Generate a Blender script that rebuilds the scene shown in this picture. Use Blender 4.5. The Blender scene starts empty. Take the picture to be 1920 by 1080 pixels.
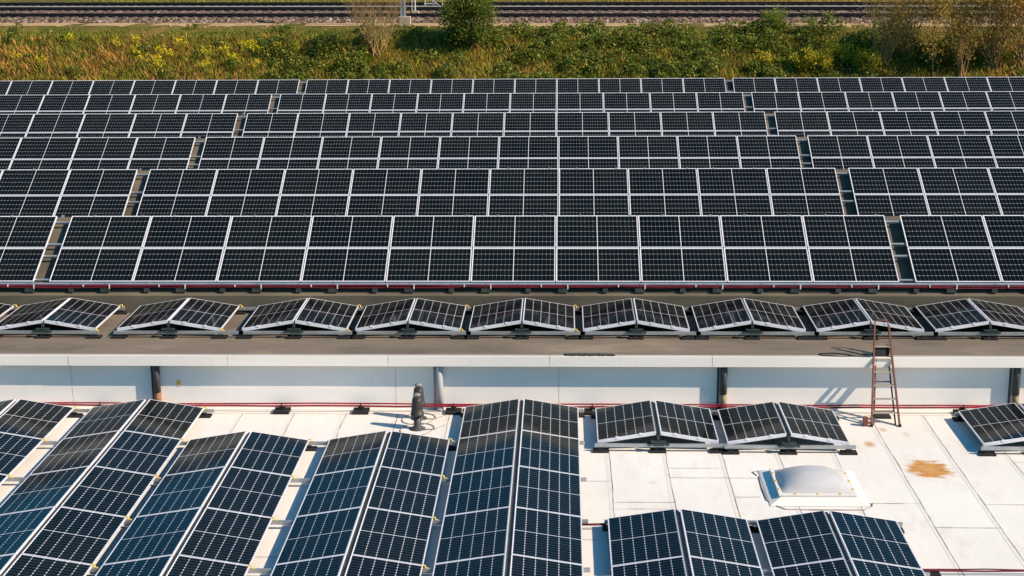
import bpy, bmesh, math, random
import numpy as np
from mathutils import Vector, Matrix, noise as mnoise
random.seed(7)
rng = np.random.default_rng(11)
R = math.radians
HZ = 13.5                                   # camera height above the ground
S = bpy.context.scene
COL = S.collection

# ------------------------------------------------------------------ camera
CR = Vector((0.9994532268, 0.0322163667, -0.0074399694))
CU = Vector((-0.0006066108, 0.2428434978, 0.9700652904))
CF = Vector((-0.0330587274, 0.9695303715, -0.2427302603))
FPX = 2889.29
cam = bpy.data.cameras.new('camera')
cam.sensor_width = 36; cam.lens = FPX / 1920 * 36
cam.clip_start = .5; cam.clip_end = 6000
co = bpy.data.objects.new('camera', cam); COL.objects.link(co)
co.matrix_world = Matrix(((CR.x, CU.x, -CF.x, 0), (CR.y, CU.y, -CF.y, 0), (CR.z, CU.z, -CF.z, HZ), (0, 0, 0, 1)))
S.camera = co
def ray(px, py): return CF + CR * ((px - 960) / FPX) - CU * ((py - 540) / FPX)
def at_z(px, py, zr):
    d = ray(px, py); t = zr / d.z; return Vector((d.x * t, d.y * t, zr + HZ))
def at_y(px, py, y):
    d = ray(px, py); t = y / d.y; return Vector((d.x * t, y, d.z * t + HZ))
def project(p):
    q = Vector((p[0], p[1], p[2] - HZ)); z = q.dot(CF)
    return 960 + FPX * q.dot(CR) / z, 540 - FPX * q.dot(CU) / z

# ------------------------------------------------------------------ mesh helpers
class MB:
    def __init__(s): s.v = []; s.f = []; s.m = []
    def add(s, vs, fs, mi=0):
        b = len(s.v); s.v += [tuple(v) for v in vs]
        s.f += [tuple(i + b for i in f) for f in fs]; s.m += [mi] * len(fs); return s
    def box(s, x0, x1, y0, y1, z0, z1, mi=0, mat=None):
        vs = [Vector((x, y, z)) for z in (z0, z1) for y in (y0, y1) for x in (x0, x1)]
        if mat is not None: vs = [mat @ v for v in vs]
        return s.add(vs, [(0, 2, 3, 1), (4, 5, 7, 6), (0, 1, 5, 4), (2, 6, 7, 3), (0, 4, 6, 2), (1, 3, 7, 5)], mi)
    def bar(s, a, b, w, h, mi=0, up=Vector((0, 0, 1))):
        a = Vector(a); b = Vector(b); d = b - a; L = d.length; d.normalize()
        x = d.cross(up)
        if x.length < 1e-4: x = d.cross(Vector((0, 1, 0)))
        x.normalize(); u = x.cross(d)
        vs = [p + x * (i * w / 2) + u * (j * h / 2) for p in (a, b) for i, j in ((-1, -1), (1, -1), (1, 1), (-1, 1))]
        return s.add(vs, [(0, 1, 2, 3), (7, 6, 5, 4), (0, 4, 5, 1), (1, 5, 6, 2), (2, 6, 7, 3), (3, 7, 4, 0)], mi)
    def tube(s, pts, rad, n=8, mi=0, caps=True):
        pts = [Vector(p) for p in pts]; k = len(pts)
        rad = rad if isinstance(rad, (list, tuple)) else [rad] * k
        vs = []; ref = Vector((.31, .17, .93))
        for i, p in enumerate(pts):
            d = (pts[min(i + 1, k - 1)] - pts[max(i - 1, 0)])
            if d.length < 1e-9: d = Vector((0, 0, 1))
            d.normalize(); x = d.cross(ref)
            if x.length < .05: x = d.cross(Vector((1, 0, 0)))
            x.normalize(); y = d.cross(x)
            for j in range(n):
                a = 2 * math.pi * j / n; vs.append(p + (x * math.cos(a) + y * math.sin(a)) * rad[i])
        fs = [(i * n + j, i * n + (j + 1) % n, (i + 1) * n + (j + 1) % n, (i + 1) * n + j) for i in range(k - 1) for j in range(n)]
        if caps: fs += [tuple(range(n))[::-1], tuple((k - 1) * n + j for j in range(n))]
        return s.add(vs, fs, mi)
    def lathe(s, prof, c=(0, 0, 0), n=24, mi=0):
        c = Vector(c); k = len(prof)
        vs = [c + Vector((r * math.cos(2 * math.pi * j / n), r * math.sin(2 * math.pi * j / n), z)) for r, z in prof for j in range(n)]
        fs = [(i * n + j, i * n + (j + 1) % n, (i + 1) * n + (j + 1) % n, (i + 1) * n + j) for i in range(k - 1) for j in range(n)]
        fs += [tuple(range(n))[::-1], tuple((k - 1) * n + j for j in range(n))]
        return s.add(vs, fs, mi)
    def mesh(s, name, mats, smooth=False):
        me = bpy.data.meshes.new(name); me.from_pydata(s.v, [], s.f); me.update()
        for m in (mats if isinstance(mats, (list, tuple)) else [mats]): me.materials.append(m)
        me.polygons.foreach_set('material_index', s.m)
        if smooth: me.polygons.foreach_set('use_smooth', [True] * len(s.f))
        return me
    def build(s, name, mats, parent=None, smooth=False, bevel=0):
        o = bpy.data.objects.new(name, s.mesh(name, mats, smooth)); COL.objects.link(o)
        if parent is not None: o.parent = parent
        if bevel:
            b = o.modifiers.new('bevel', 'BEVEL'); b.width = bevel; b.segments = 2; b.limit_method = 'ANGLE'
        return o
def tag(o, label=None, cat=None, group=None, kind=None):
    if label: o['label'] = label
    if cat: o['category'] = cat
    if group: o['group'] = group
    if kind: o['kind'] = kind
    return o
def empty(name, loc=(0, 0, 0), label=None, cat=None, group=None):
    o = bpy.data.objects.new(name, None); COL.objects.link(o); o.location = loc; o.empty_display_size = .2
    return tag(o, label, cat, group)
def link(name, me, parent=None):
    o = bpy.data.objects.new(name, me); COL.objects.link(o)
    if parent is not None: o.parent = parent
    return o
ORD = ['zeroth', 'first', 'second', 'third', 'fourth', 'fifth', 'sixth', 'seventh', 'eighth', 'ninth', 'tenth', 'eleventh', 'twelfth',
       'thirteenth', 'fourteenth', 'fifteenth', 'sixteenth', 'seventeenth', 'eighteenth', 'nineteenth', 'twentieth']

# ------------------------------------------------------------------ materials
class NT:
    def __init__(s, name):
        s.m = bpy.data.materials.new(name); s.m.use_nodes = True; s.t = s.m.node_tree; s.n = s.t.nodes
        s.p = s.n['Principled BSDF']
    def node(s, ty, **kw):
        n = s.n.new(ty)
        for k, v in kw.items(): setattr(n, k, v)
        return n
    def lk(s, a, b): s.t.links.new(a, b)
    def setin(s, sock, v):
        if hasattr(v, 'default_value') or isinstance(v, bpy.types.NodeSocket): s.lk(v, sock)
        else: sock.default_value = v
    def math(s, op, a, b=0.0, c=None, clamp=False):
        n = s.node('ShaderNodeMath', operation=op, use_clamp=clamp)
        s.setin(n.inputs[0], a); s.setin(n.inputs[1], b)
        if c is not None: s.setin(n.inputs[2], c)
        return n.outputs[0]
    def mix(s, fac, a, b, blend='MIX'):
        n = s.node('ShaderNodeMix', data_type='RGBA', blend_type=blend)
        s.setin(n.inputs[0], fac); s.setin(n.inputs[6], a); s.setin(n.inputs[7], b); return n.outputs[2]
    def ramp(s, fac, stops):
        n = s.node('ShaderNodeValToRGB'); e = n.color_ramp.elements
        while len(e) < len(stops): e.new(.5)
        for i, (p, c) in enumerate(stops): e[i].position = p; e[i].color = (*c, 1) if len(c) == 3 else c
        s.lk(fac, n.inputs[0]); return n.outputs[0]
    def coord(s, kind='Object', scale=(1, 1, 1)):
        t = s.node('ShaderNodeTexCoord'); mp = s.node('ShaderNodeMapping'); mp.inputs['Scale'].default_value = scale
        s.lk(t.outputs[kind], mp.inputs[0]); return mp.outputs[0]
    def world(s, scale=(1, 1, 1)):
        g = s.node('ShaderNodeNewGeometry'); mp = s.node('ShaderNodeMapping'); mp.inputs['Scale'].default_value = scale
        s.lk(g.outputs['Position'], mp.inputs[0]); return mp.outputs[0]
    def noise(s, vec, scale, detail=4, rough=.55, out='Fac'):
        n = s.node('ShaderNodeTexNoise'); n.inputs['Scale'].default_value = scale; n.inputs['Detail'].default_value = detail
        n.inputs['Roughness'].default_value = rough; s.lk(vec, n.inputs['Vector']); return n.outputs[out]
    def bump(s, h, strength=.3, dist=.02):
        b = s.node('ShaderNodeBump'); b.inputs['Strength'].default_value = strength; b.inputs['Distance'].default_value = dist
        s.lk(h, b.inputs['Height']); s.lk(b.outputs[0], s.p.inputs['Normal'])
    def out(s, col=None, rough=None, metal=None, spec=None):
        if col is not None: s.setin(s.p.inputs['Base Color'], col)
        if rough is not None: s.setin(s.p.inputs['Roughness'], rough)
        if metal is not None: s.setin(s.p.inputs['Metallic'], metal)
        if spec is not None: s.setin(s.p.inputs['Specular IOR Level'], spec)
        return s.m
def C(r, g, b): return (r, g, b, 1)
def simple(name, col, rough=.6, metal=0, spec=.4, var=.18, scale=6, space='world'):
    t = NT(name); v = t.world() if space == 'world' else t.coord()
    n = t.noise(v, scale, 5)
    lo = tuple(c * (1 - var) for c in col); hi = tuple(min(1, c * (1 + var)) for c in col)
    return t.out(t.ramp(n, [(.3, lo), (.7, hi)]), rough, metal, spec)

def glass_mat(name, line_w, diamond, tint, lv_k, lu_k, spec, hl, hv):
    """half-cut cells under anti-reflective glass: 6 by 20, white back sheet in the gaps"""
    t = NT(name)
    sp = t.node('ShaderNodeSeparateXYZ'); t.lk(t.coord(), sp.inputs[0])
    u, v = sp.outputs[0], sp.outputs[1]
    au = t.math('SUBTRACT', t.math('ABSOLUTE', u), .006)
    cu = t.math('FRACT', t.math('DIVIDE', au, hl / 10)); du = t.math('MULTIPLY', t.math('MINIMUM', cu, t.math('SUBTRACT', 1, cu)), hl / 10)
    cv = t.math('FRACT', t.math('DIVIDE', t.math('ADD', v, hv), hv / 3)); dv = t.math('MULTIPLY', t.math('MINIMUM', cv, t.math('SUBTRACT', 1, cv)), hv / 3)
    edge = t.math('MAXIMUM', t.math('LESS_THAN', au, 0), t.math('MAXIMUM', t.math('GREATER_THAN', au, hl), t.math('GREATER_THAN', t.math('ABSOLUTE', v), hv)))
    lv = t.math('LESS_THAN', dv, line_w)
    lu = t.math('MULTIPLY', t.math('LESS_THAN', du, .0016), lu_k)
    dm = t.math('LESS_THAN', t.math('ADD', du, dv), diamond)
    mask = t.math('MAXIMUM', edge, t.math('MAXIMUM', t.math('MULTIPLY', lv, lv_k), t.math('MAXIMUM', lu, dm)))
    oi = t.node('ShaderNodeObjectInfo')
    cellc = t.mix(oi.outputs['Random'], tint, C(tint[0] * 1.9, tint[1] * 1.5, tint[2] * 1.25))
    ident = t.node('ShaderNodeTexWhiteNoise', noise_dimensions='3D')
    cb = t.node('ShaderNodeCombineXYZ')
    t.lk(t.math('FLOOR', t.math('DIVIDE', u, .0858)), cb.inputs[0]); t.lk(t.math('FLOOR', t.math('DIVIDE', t.math('ADD', v, .5040), .1680)), cb.inputs[1])
    t.lk(oi.outputs['Random'], cb.inputs[2]); t.lk(cb.outputs[0], ident.inputs['Vector'])
    cellc = t.mix(t.math('MULTIPLY', ident.outputs['Value'], .5), cellc, C(tint[0] * .5, tint[1] * .55, tint[2] * .6))
    dust = t.noise(t.world(), 1.1, 6, .65)
    cellc = t.mix(t.math('MULTIPLY', t.math('POWER', dust, 3.0), .035), cellc, C(.30, .25, .2))
    col = t.mix(mask, cellc, C(.72, .71, .75))
    rg = t.math('MULTIPLY_ADD', dust, .10, .05)
    t.out(col, rg, 0, spec)
    return t.m

M = {}
M['glass_row'] = glass_mat('glass_row', .0030, .0082, C(.0022, .0052, .0072), .31, .14, .075, .851, .4975)
M['glass_tent'] = glass_mat('glass_tent', .0032, .0130, C(.0028, .0056, .0074), .36, .20, .085, .858, .504)
M['frame'] = simple('frame_metal', (.76, .74, .78), .42, .08, .5, .08, 3)
M['alu'] = simple('rail_metal', (.42, .43, .44), .45, .6, .5, .15, 4)
M['dark_metal'] = simple('dark_metal', (.06, .065, .06), .6, .2, .4, .3, 5)
M['green_metal'] = simple('green_metal', (.045, .065, .06), .5, .4, .4, .2, 8)
M['rubber'] = simple('rubber', (.018, .018, .018), .85, 0, .3, .3, 12)
M['yellow'] = simple('yellow_plastic', (.75, .50, .06), .5, 0, .4, .15, 20)
M['red'] = simple('red_pipe', (.27, .014, .028), .45, 0, .4, .35, 2.2)
M['clip'] = simple('clip_white', (.75, .72, .68), .5, 0, .4, .1, 10)
M['black'] = simple('black_cord', (.015, .015, .016), .6, 0, .4, .2, 10)
M['cowl'] = simple('cowl_grey', (.034, .032, .029), .55, 0, .4, .35, 9)
M['cap'] = simple('cap_grey', (.24, .22, .21), .55, 0, .4, .2, 9)
M['pipe_dark'] = simple('pipe_dark', (.05, .052, .055), .5, 0, .4, .35, 7)
M['pipe_rust'] = simple('pipe_rust', (.33, .15, .075), .7, 0, .3, .35, 9)
M['pipe_tan'] = simple('pipe_tan', (.30, .23, .14), .7, 0, .3, .35, 9)
M['pipe_white'] = simple('pipe_white', (.40, .40, .42), .5, 0, .4, .1, 6)
M['seam'] = simple('seam', (.30, .26, .22), .8, 0, .2, .45, 3)
M['ladder_red'] = simple('ladder_red', (.17, .054, .032), .5, 0, .4, .25, 9)
M['tread'] = simple('tread', (.46, .39, .32), .45, .4, .4, .15, 12)
M['concrete'] = simple('concrete', (.44, .34, .25), .9, 0, .2, .2, 4)
M['steel_pole'] = simple('steel_pole', (.42, .46, .52), .5, .3, .4, .12, 2)
M['rail_steel'] = simple('rail_steel', (.030, .022, .020), .6, .3, .3, .3, 1)
M['sleeper'] = simple('sleeper', (.16, .13, .115), .9, 0, .2, .3, 2)
M['trough'] = simple('trough', (.30, .275, .25), .9, 0, .2, .2, 1.5)
M['bark'] = simple('bark', (.085, .06, .038), .9, 0, .2, .35, 6)
M['twig'] = simple('twig', (.34, .21, .085), .9, 0, .2, .35, 3)
M['pole_white'] = simple('pole_white', (.55, .52, .48), .6, 0, .3, .15, 5)

def membrane():
    t = NT('white_membrane'); w = t.world()
    big = t.noise(w, .35, 5, .6); fine = t.noise(t.world((1, .35, 1)), 3.0, 6, .65)
    base = t.ramp(big, [(.25, (.69, .645, .59)), (.75, (.78, .74, .69))])
    base = t.mix(t.math('MULTIPLY', t.math('SUBTRACT', fine, .55, clamp=True), 1.5), base, C(.48, .39, .30))
    wr = t.noise(t.world((.8, .25, 1)), 1.3, 8, .7)
    base = t.mix(t.math('MULTIPLY', t.math('SUBTRACT', wr, .56, clamp=True), 1.6), base, C(.52, .46, .40))
    g = t.node('ShaderNodeNewGeometry'); sp = t.node('ShaderNodeSeparateXYZ'); t.lk(g.outputs['Position'], sp.inputs[0])
    n2 = t.noise(t.world((1, 2.2, 1)), 4.2, 6, .7); n3 = t.ramp(t.noise(t.world((2.5, 7, 1)), 2.2, 6, .7), [(.38, (0, 0, 0)), (.62, (1, 1, 1))])
    def blot(cx, cy, rx, ry, amp, col, k):
        nonlocal base
        dx = t.math('DIVIDE', t.math('SUBTRACT', sp.outputs[0], cx), rx); dy = t.math('DIVIDE', t.math('SUBTRACT', sp.outputs[1], cy), ry)
        d = t.math('SQRT', t.math('ADD', t.math('POWER', dx, 2.0), t.math('POWER', dy, 2.0)))
        d = t.math('ADD', d, t.math('MULTIPLY', t.math('SUBTRACT', n2, .5), amp))
        f = t.math('MULTIPLY', t.math('SUBTRACT', 1.0, d, clamp=True), k, clamp=True)
        base = t.mix(f, base, col)
    blot(6.22, 24.86, .40, .46, 1.6, t.mix(n3, C(.58, .25, .014), C(.36, .11, .008)), 3.4)
    blot(6.20, 24.86, .52, .62, 1.2, C(.62, .40, .20), .5)
    for (px, py, rx, ry, k) in ((1630, 833, .12, .2, 1.3), (1655, 806, .09, .12, 1.0), (1560, 800, .05, .1, .4), (1225, 905, .08, .1, .35), (1700, 815, .1, .2, .5)):
        p = at_z(px, py, -9.395); blot(p.x, p.y, rx, ry, 1.3, C(.52, .33, .16), k)
    t.out(base, .75, 0, .25); t.bump(t.noise(t.world((1, .5, 1)), 2.2, 7, .6), .35, .03); return t.m
M['membrane'] = membrane()
M['lap'] = simple('lap_strip', (.695, .655, .60), .7, 0, .25, .06, 2.5)
def brown_roof():
    t = NT('brown_bitumen'); w = t.world((.45, 1, 1))
    a = t.noise(w, .9, 7, .62); b = t.noise(t.world((.3, 1, 1)), 5, 6, .7); c = t.noise(t.world(), 40, 3, .7)
    col = t.ramp(a, [(.30, (.110, .090, .072)), (.48, (.190, .150, .112)), (.60, (.215, .170, .125)), (.72, (.30, .235, .165))])
    col = t.mix(t.math('MULTIPLY', t.math('SUBTRACT', b, .5, clamp=True), 2.2), col, C(.115, .098, .075))
    col = t.mix(t.math('MULTIPLY', c, .25), col, C(.12, .10, .08))
    t.out(col, .9, 0, .2); t.bump(c, .25, .01); return t.m
M['brown_roof'] = brown_roof()
def slope_roof():
    t = NT('olive_bitumen'); a = t.noise(t.world((.5, 1, 1)), .8, 7, .62); c = t.noise(t.world(), 30, 3, .7)
    col = t.ramp(a, [(.30, (.085, .072, .055)), (.5, (.135, .112, .080)), (.72, (.20, .160, .105))])
    col = t.mix(t.math('MULTIPLY', c, .3), col, C(.06, .05, .04))
    t.out(col, .9, 0, .2); t.bump(c, .25, .01); return t.m
M['slope_roof'] = slope_roof()
def wall_mat(name, c0, c1):
    t = NT(name); a = t.noise(t.world((.6, 1, 2.5)), 1.1, 6, .6); b = t.noise(t.world((2, 2, .25)), 5, 5, .7)
    col = t.ramp(a, [(.3, c0), (.7, c1)])
    col = t.mix(t.math('MULTIPLY', t.math('SUBTRACT', b, .58, clamp=True), .9), col, C(.42, .35, .27))
    return t.out(col, .6, 0, .3)
M['wall'] = wall_mat('wall_white', (.85, .80, .745), (.89, .85, .80))
M['fascia'] = wall_mat('fascia_white', (.86, .78, .71), (.90, .83, .765))
M['coping'] = wall_mat('coping_grey', (.40, .365, .33), (.50, .46, .42))
def dome_mat():
    t = NT('acrylic'); n = t.noise(t.world(), 2.5, 4)
    t.out(t.ramp(n, [(.3, (.47, .45, .455)), (.7, (.54, .52, .52))]), .22, 0, .5)
    t.p.inputs['Subsurface Weight'].default_value = 0.0
    return t.m
M['dome'] = dome_mat()
M['red_dull'] = simple('red_dull', (.13, .010, .020), .55, 0, .3, .35, 2.2)
def ballast():
    t = NT('ballast'); w = t.world()
    v = t.node('ShaderNodeTexVoronoi'); v.inputs['Scale'].default_value = 6.5; t.lk(w, v.inputs['Vector'])
    bw = t.node('ShaderNodeSeparateColor'); t.lk(v.outputs['Color'], bw.inputs[0])
    col = t.ramp(bw.outputs[0], [(.0, (.048, .032, .024)), (.5, (.16, .105, .075)), (.85, (.275, .195, .145)), (1, (.48, .39, .33))])
    col = t.mix(t.math('MULTIPLY', t.noise(w, .5, 4), .4), col, C(.16, .085, .05))
    t.out(col, .95, 0, .1); t.bump(v.outputs['Distance'], .8, .12); return t.m
M['ballast'] = ballast()
def path_mat():
    t = NT('gravel_path'); a = t.noise(t.world(), 1.2, 7, .65)
    return t.out(t.ramp(a, [(.3, (.30, .19, .09)), (.55, (.46, .31, .15)), (.75, (.56, .40, .22))]), .95, 0, .1)
M['path'] = path_mat()
def ground_mat():
    t = NT('earth_grass'); a = t.noise(t.world(), .22, 6, .6); b = t.noise(t.world(), 2.2, 7, .7)
    col = t.ramp(a, [(.30, (.085, .095, .020)), (.48, (.16, .125, .030)), (.66, (.30, .18, .055))])
    col = t.mix(t.math('MULTIPLY', b, .55), col, C(.08, .07, .018))
    t.out(col, .95, 0, .1); t.bump(b, .8, .2); return t.m
M['ground'] = ground_mat()
def leaf(name, col, var=.45, trans=.35):
    t = NT(name); n = t.noise(t.world(), 3.2, 4); oi = t.node('ShaderNodeNewGeometry')
    v = t.math('ADD', t.math('MULTIPLY', n, .6), t.math('MULTIPLY', oi.outputs['Random Per Island'], .5))
    lo = tuple(c * (1 - var) for c in col); hi = tuple(min(1, c * (1 + var)) for c in col)
    c = t.ramp(v, [(.25, lo), (.8, hi)]); t.out(c, .6, 0, .25)
    tr = t.node('ShaderNodeBsdfTranslucent'); t.lk(c, tr.inputs[0]); mx = t.node('ShaderNodeMixShader'); mx.inputs[0].default_value = trans
    t.lk(t.p.outputs[0], mx.inputs[1]); t.lk(tr.outputs[0], mx.inputs[2]); t.lk(mx.outputs[0], t.n['Material Output'].inputs[0])
    return t.m
M['g_green'] = leaf('grass_green', (.17, .215, .022))
M['g_olive'] = leaf('grass_olive', (.34, .285, .034))
M['g_dry'] = leaf('grass_dry', (.54, .30, .070))
M['g_brown'] = leaf('grass_brown', (.30, .145, .035))
M['l_dark'] = leaf('leaf_dark', (.080, .130, .016))
M['l_bramble'] = leaf('leaf_bramble', (.165, .190, .026), .5)
M['l_willow'] = leaf('leaf_willow', (.40, .265, .05), .35, .5)
M['l_broom'] = leaf('leaf_broom', (.48, .38, .022), .4)
M['l_olive'] = leaf('leaf_olive', (.17, .17, .022), .4, .45)
M['flower'] = leaf('petal_yellow', (.98, .72, .01), .12, .3)

# ------------------------------------------------------------------ layout constants (z relative to the camera)
ZL = -9.395                                 # lower white roof
ZU = -8.302                                 # upper brown roof
YW = 28.00                                  # face of the wall between them
YF = 27.80                                  # front of the roof edge
YS = 31.00                                  # foot of the ridged roofs
TILT = 0.5149
ct, st = math.cos(TILT), math.sin(TILT)
X0 = -46.0; X1 = 46.0
PL, PS = 1.755, 1.038

house = empty('warehouse', (0, 28.1, 0), 'long white warehouse with a low white roof and a higher brown roof', 'building')
def part(mb, name, mats, smooth=False, bevel=0, parent=None):
    mb.v = [(a, b - 28.1, c) for a, b, c in mb.v]
    return mb.build(name, mats, parent or house, smooth, bevel)
# lower roof: slab and lapped seams of its membrane sheets
mb = MB(); zl = ZL + HZ
mb.box(X0, X1, 5.0, YW, zl - .5, zl)
def ribbon(mb, pts, w, z, mi):
    for i in range(len(pts) - 1):
        a = Vector((*pts[i], z)); b = Vector((*pts[i + 1], z)); d = (b - a).normalized(); x = Vector((-d.y, d.x, 0)) * w / 2
        mb.add([a - x, a + x, b + x, b - x], [(0, 1, 2, 3)], mi)
def seam(x0, y0, x1, y1, w=.015, zz=.004):
    w *= .85
    n = max(2, int(math.hypot(x1 - x0, y1 - y0) / .22)); pts = []
    for i in range(n + 1):
        f = i / n; jx = (mnoise.noise(Vector((x0 * 3.1 + y0, f * n * .35, 1.7)))) * .018
        dx, dy = y1 - y0, x1 - x0; L = math.hypot(dx, dy)
        pts.append((x0 + (x1 - x0) * f + jx * abs(dx) / L, y0 + (y1 - y0) * f + jx * abs(dy) / L))
    for i in range(n):
        ribbon(mb, pts[i:i + 2], w * random.uniform(.55, 1.35), zl + zz, 1)
sx = [5.74 + (k * 1.0 if k > 0 else k * .985) for k in range(-30, 25)]
for i, x in enumerate(sx):
    seam(x, 6.0, x, YW - .3)
    y = 6 + random.uniform(0, 4)
    while y < YW - 2:
        if not (2.5 < x < 6.9 and 20 < y < 26): seam(x, y, x + .985, y, .011, .0065)
        y += random.uniform(2.2, 5.5)
for (xa, xb, y) in ((1.80, 2.78, 24.4), (.85, 1.8, 23.3), (2.79, 3.25, 24.4), (2.79, 3.2, 23.55), (4.9, 5.74, 23.3), (5.74, 6.74, 22.33), (6.74, 7.74, 23.28), (5.2, 6.74, 20.8)):
    seam(xa, y, xb, y, .012, .0065)
seam(X0 + 1, YW - .33, X1 - 1, YW - .33, .012, .009)
for x in sx: ribbon(mb, [(x - .035, 6.0), (x - .035, YW - .35)], .06, zl + .0022, 2)
part(mb, 'lower_roof', [M['membrane'], M['seam'], M['lap']])
# wall with shallow sheet joints
mb = MB(); mb.box(X0, X1, YW, YW + .3, .0, ZU + HZ - .06)
xs = [at_y(px, 720, YW).x for px in (135, 742, 1048, 1640)]
for x in xs + [x - 10 for x in xs[:2]]: mb.box(x - .004, x + .004, YW - .002, YW + .01, zl + .01, ZU + HZ - .2, 1)
part(mb, 'wall', [M['wall'], M['coping']])
mb = MB(); mb.box(X0, X1, YW + .3, 31.6, ZU + HZ - .35, ZU + HZ)
part(mb, 'upper_roof', M['brown_roof'])
# roof edge: a flat coping with a white drop face, in lengths with slightly different settings
mb = MB(); x = X0; k = 0; zu = ZU + HZ
fall = at_y(1140, 670, YF).x
while x < X1:
    L = 3.05; j = random.uniform(-.004, .004); e = min(x + L, X1)
    mb.box(x + .004, e - .004, YF + j, YF + .03 + j, zu - .185, zu + .012, 0)
    mb.box(x + .004, e - .004, YF + .03 + j, YF + .135, zu - .05, zu + .010 + j * .4, 1)
    x += L
mb.box(X0, X1, YF + .05, YW, zu - .10, zu - .055, 1)
mb.box(X0, X1, YF + .14, YW + .295, zu - .05, zu + .004, 2)
edge = part(mb, 'roof_edge', [M['fascia'], M['coping'], M['brown_roof']])
mb = MB(); a = at_y(1060, 668, YF).x; b = at_y(1152, 668, YF).x; n = 24
pts = [(a + (b - a) * i / n, YF + .10 + .02 * math.sin(i * 1.3) + random.uniform(-.01, .01), zu + .022 + random.uniform(0, .012)) for i in range(n + 1)]
for i in range(n): mb.bar(pts[i], pts[i + 1], .10, .015)
o = part(mb, 'lifted_flashing', M['dark_metal'], parent=edge); tag(o, 'dark lifted strip of roofing at the edge')
# downpipes
for i, (px, low) in enumerate(((294, 'pipe_rust'), (824, 'pipe_white'), (1357, 'pipe_tan'), (1906, 'pipe_tan'), (-235, 'pipe_dark'))):
    x = at_y(px, 715, YW - .08).x; zm = zl + (.35 if i != 1 else .0)
    mb = MB(); r = .068
    if i == 1: mb.tube([(x, YW - .08, zl + .05), (x, YW - .08, zu - .11)], r, 16)
    else:
        mb.tube([(x, YW - .08, zl + .34), (x, YW - .08, zu - .11)], r, 16)
    mb.box(x - r - .05, x - r - .02, YW - .03, YW - .004, zl + .02, zu - .11)
    o = part(mb, 'downpipe', M['pipe_white'] if i == 1 else M['pipe_dark'], True)
    tag(o, ['dark downpipe with a rusty orange lower length', 'white downpipe', 'black downpipe with a tan lower length', 'black downpipe nearest the right edge', None][i])
    mb = MB()
    if i != 1: mb.tube([(x + .012, YW - .08, zl + .0), (x + .012, YW - .08, zl + .345)], r * .92, 16)
    else: mb.tube([(x, YW - .08, zl), (x, YW - .08, zl + .05)], r * 1.12, 16)
    part(mb, 'pipe_shoe', M[low], True, parent=o)
mb = MB(); p = at_y(335, 717, YW); mb.box(p.x - .035, p.x + .035, YW - .012, YW - .006, p.z - .06, p.z + .05, mat=None)
tag(part(mb, 'sticker', M['yellow']), 'small yellow square on the wall')
# ridged roofs behind
ROWY = [32.937, 32.937 + 6.5 - .0609, 32.937 + 13 + .0577, 32.937 + 19.5 + .2318, 32.937 + 26 + .209, 32.937 + 32.5 + .2059]
ROWZ = [-6.6181 + d for d in (0, -.0558, -.1973, -.3635, -.4781, -.6529)]
ROWX = [-.1523 + d for d in (0, .0433, .0138, -.077, -.0904, -.1134)]
OFF = .19 / ct                              # roof below the panel plane
prof = [(YS, zu - .3), (YS, None)]
prof = [(YS, zu - .3)]
for r in range(6):
    zt = lambda y: ROWZ[r] + HZ - (ROWY[r] - y) * math.tan(TILT) - OFF
    y0 = YS if r == 0 else ROWY[r] - 2.75
    prof += [(y0, zt(y0)), (ROWY[r] + .22, zt(ROWY[r] + .22)), (ROWY[r] + .55, zt(ROWY[r] + .22) - .04)]
    if r < 5: prof.append((ROWY[r + 1] - 2.95, ROWZ[r + 1] + HZ - 2.75 * math.tan(TILT) - OFF - .02))
prof += [(70.2, prof[-1][1] - 1.2), (70.2, 0.0), (YS + .4, 0.0)]
mb = MB(); k = len(prof)
mb.add([(x, y, z) for x in (X0, X1) for y, z in prof],
       [(i, i + k, i + 1 + k, i + 1) for i in range(k - 1)] + [tuple(range(k)), tuple(range(2 * k - 1, k - 1, -1))], 0)
part(mb, 'ridged_roof', M['slope_roof'])
# front body of the building under the roofs
mb = MB(); mb.box(X0 + .1, X1 - .1, 5.1, YW - .01, 0, zl - .5); mb.box(X0 + .1, X1 - .1, YW + .3, YS + .4, 0, zu - .35)
part(mb, 'outer_wall', M['wall'])

# vents on the white roof
for i, (x, y) in enumerate(((-2.675, 26.84), (-2.70, 27.43))):
    mb = MB(); c = (x, y, zl)
    mb.lathe([(.15, .0), (.15, .012), (.09, .03), (.074, .05), (.068, .06), (.068, .30)], c)
    o = part(mb, 'vent_pipe', M['pipe_dark'], True)
    tag(o, ['vent pipe standing nearer the panels', 'vent pipe standing nearer the wall'][i])
    mb = MB(); mb.lathe([(.07, .26), (.120, .26), (.122, .31), (.112, .315), (.106, .42), (.092, .54), (.080, .60), (.06, .60)], c)
    for h in (.335, .36): mb.lathe([(.104, h), (.109, h + .004), (.109, h + .010), (.103, h + .014)], c)
    part(mb, 'cowl', M['cowl'], True, parent=o)
    mb = MB(); mb.lathe([(.058, .60), (.058, .65), (.072, .655), (.072, .668), (.04, .685), (.001, .69)], c)
    part(mb, 'cap', M['cap'], True, parent=o)
    mb = MB()
    mb.tube([(x + .30 * math.cos(q) * (1 + .12 * math.sin(2 * q)), y - .05 + .34 * math.sin(q), zl + .012) for q in [2 * math.pi * w / 40 for w in range(41)]], .008, 5)
    mb.tube([(x + .32, y - .02, zl + .012), (x + .44, y + .12, zl + .012), (x + .5, y + .18, zl + .012)], .007, 5)
    mb.tube([(x + .1, y - .05, zl + .05), (x + .16, y - .07, zl + .02), (x + .33, y - .06, zl + .012)], .010, 5)
    part(mb, 'seal_ring', M['seam'], parent=o)

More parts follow.
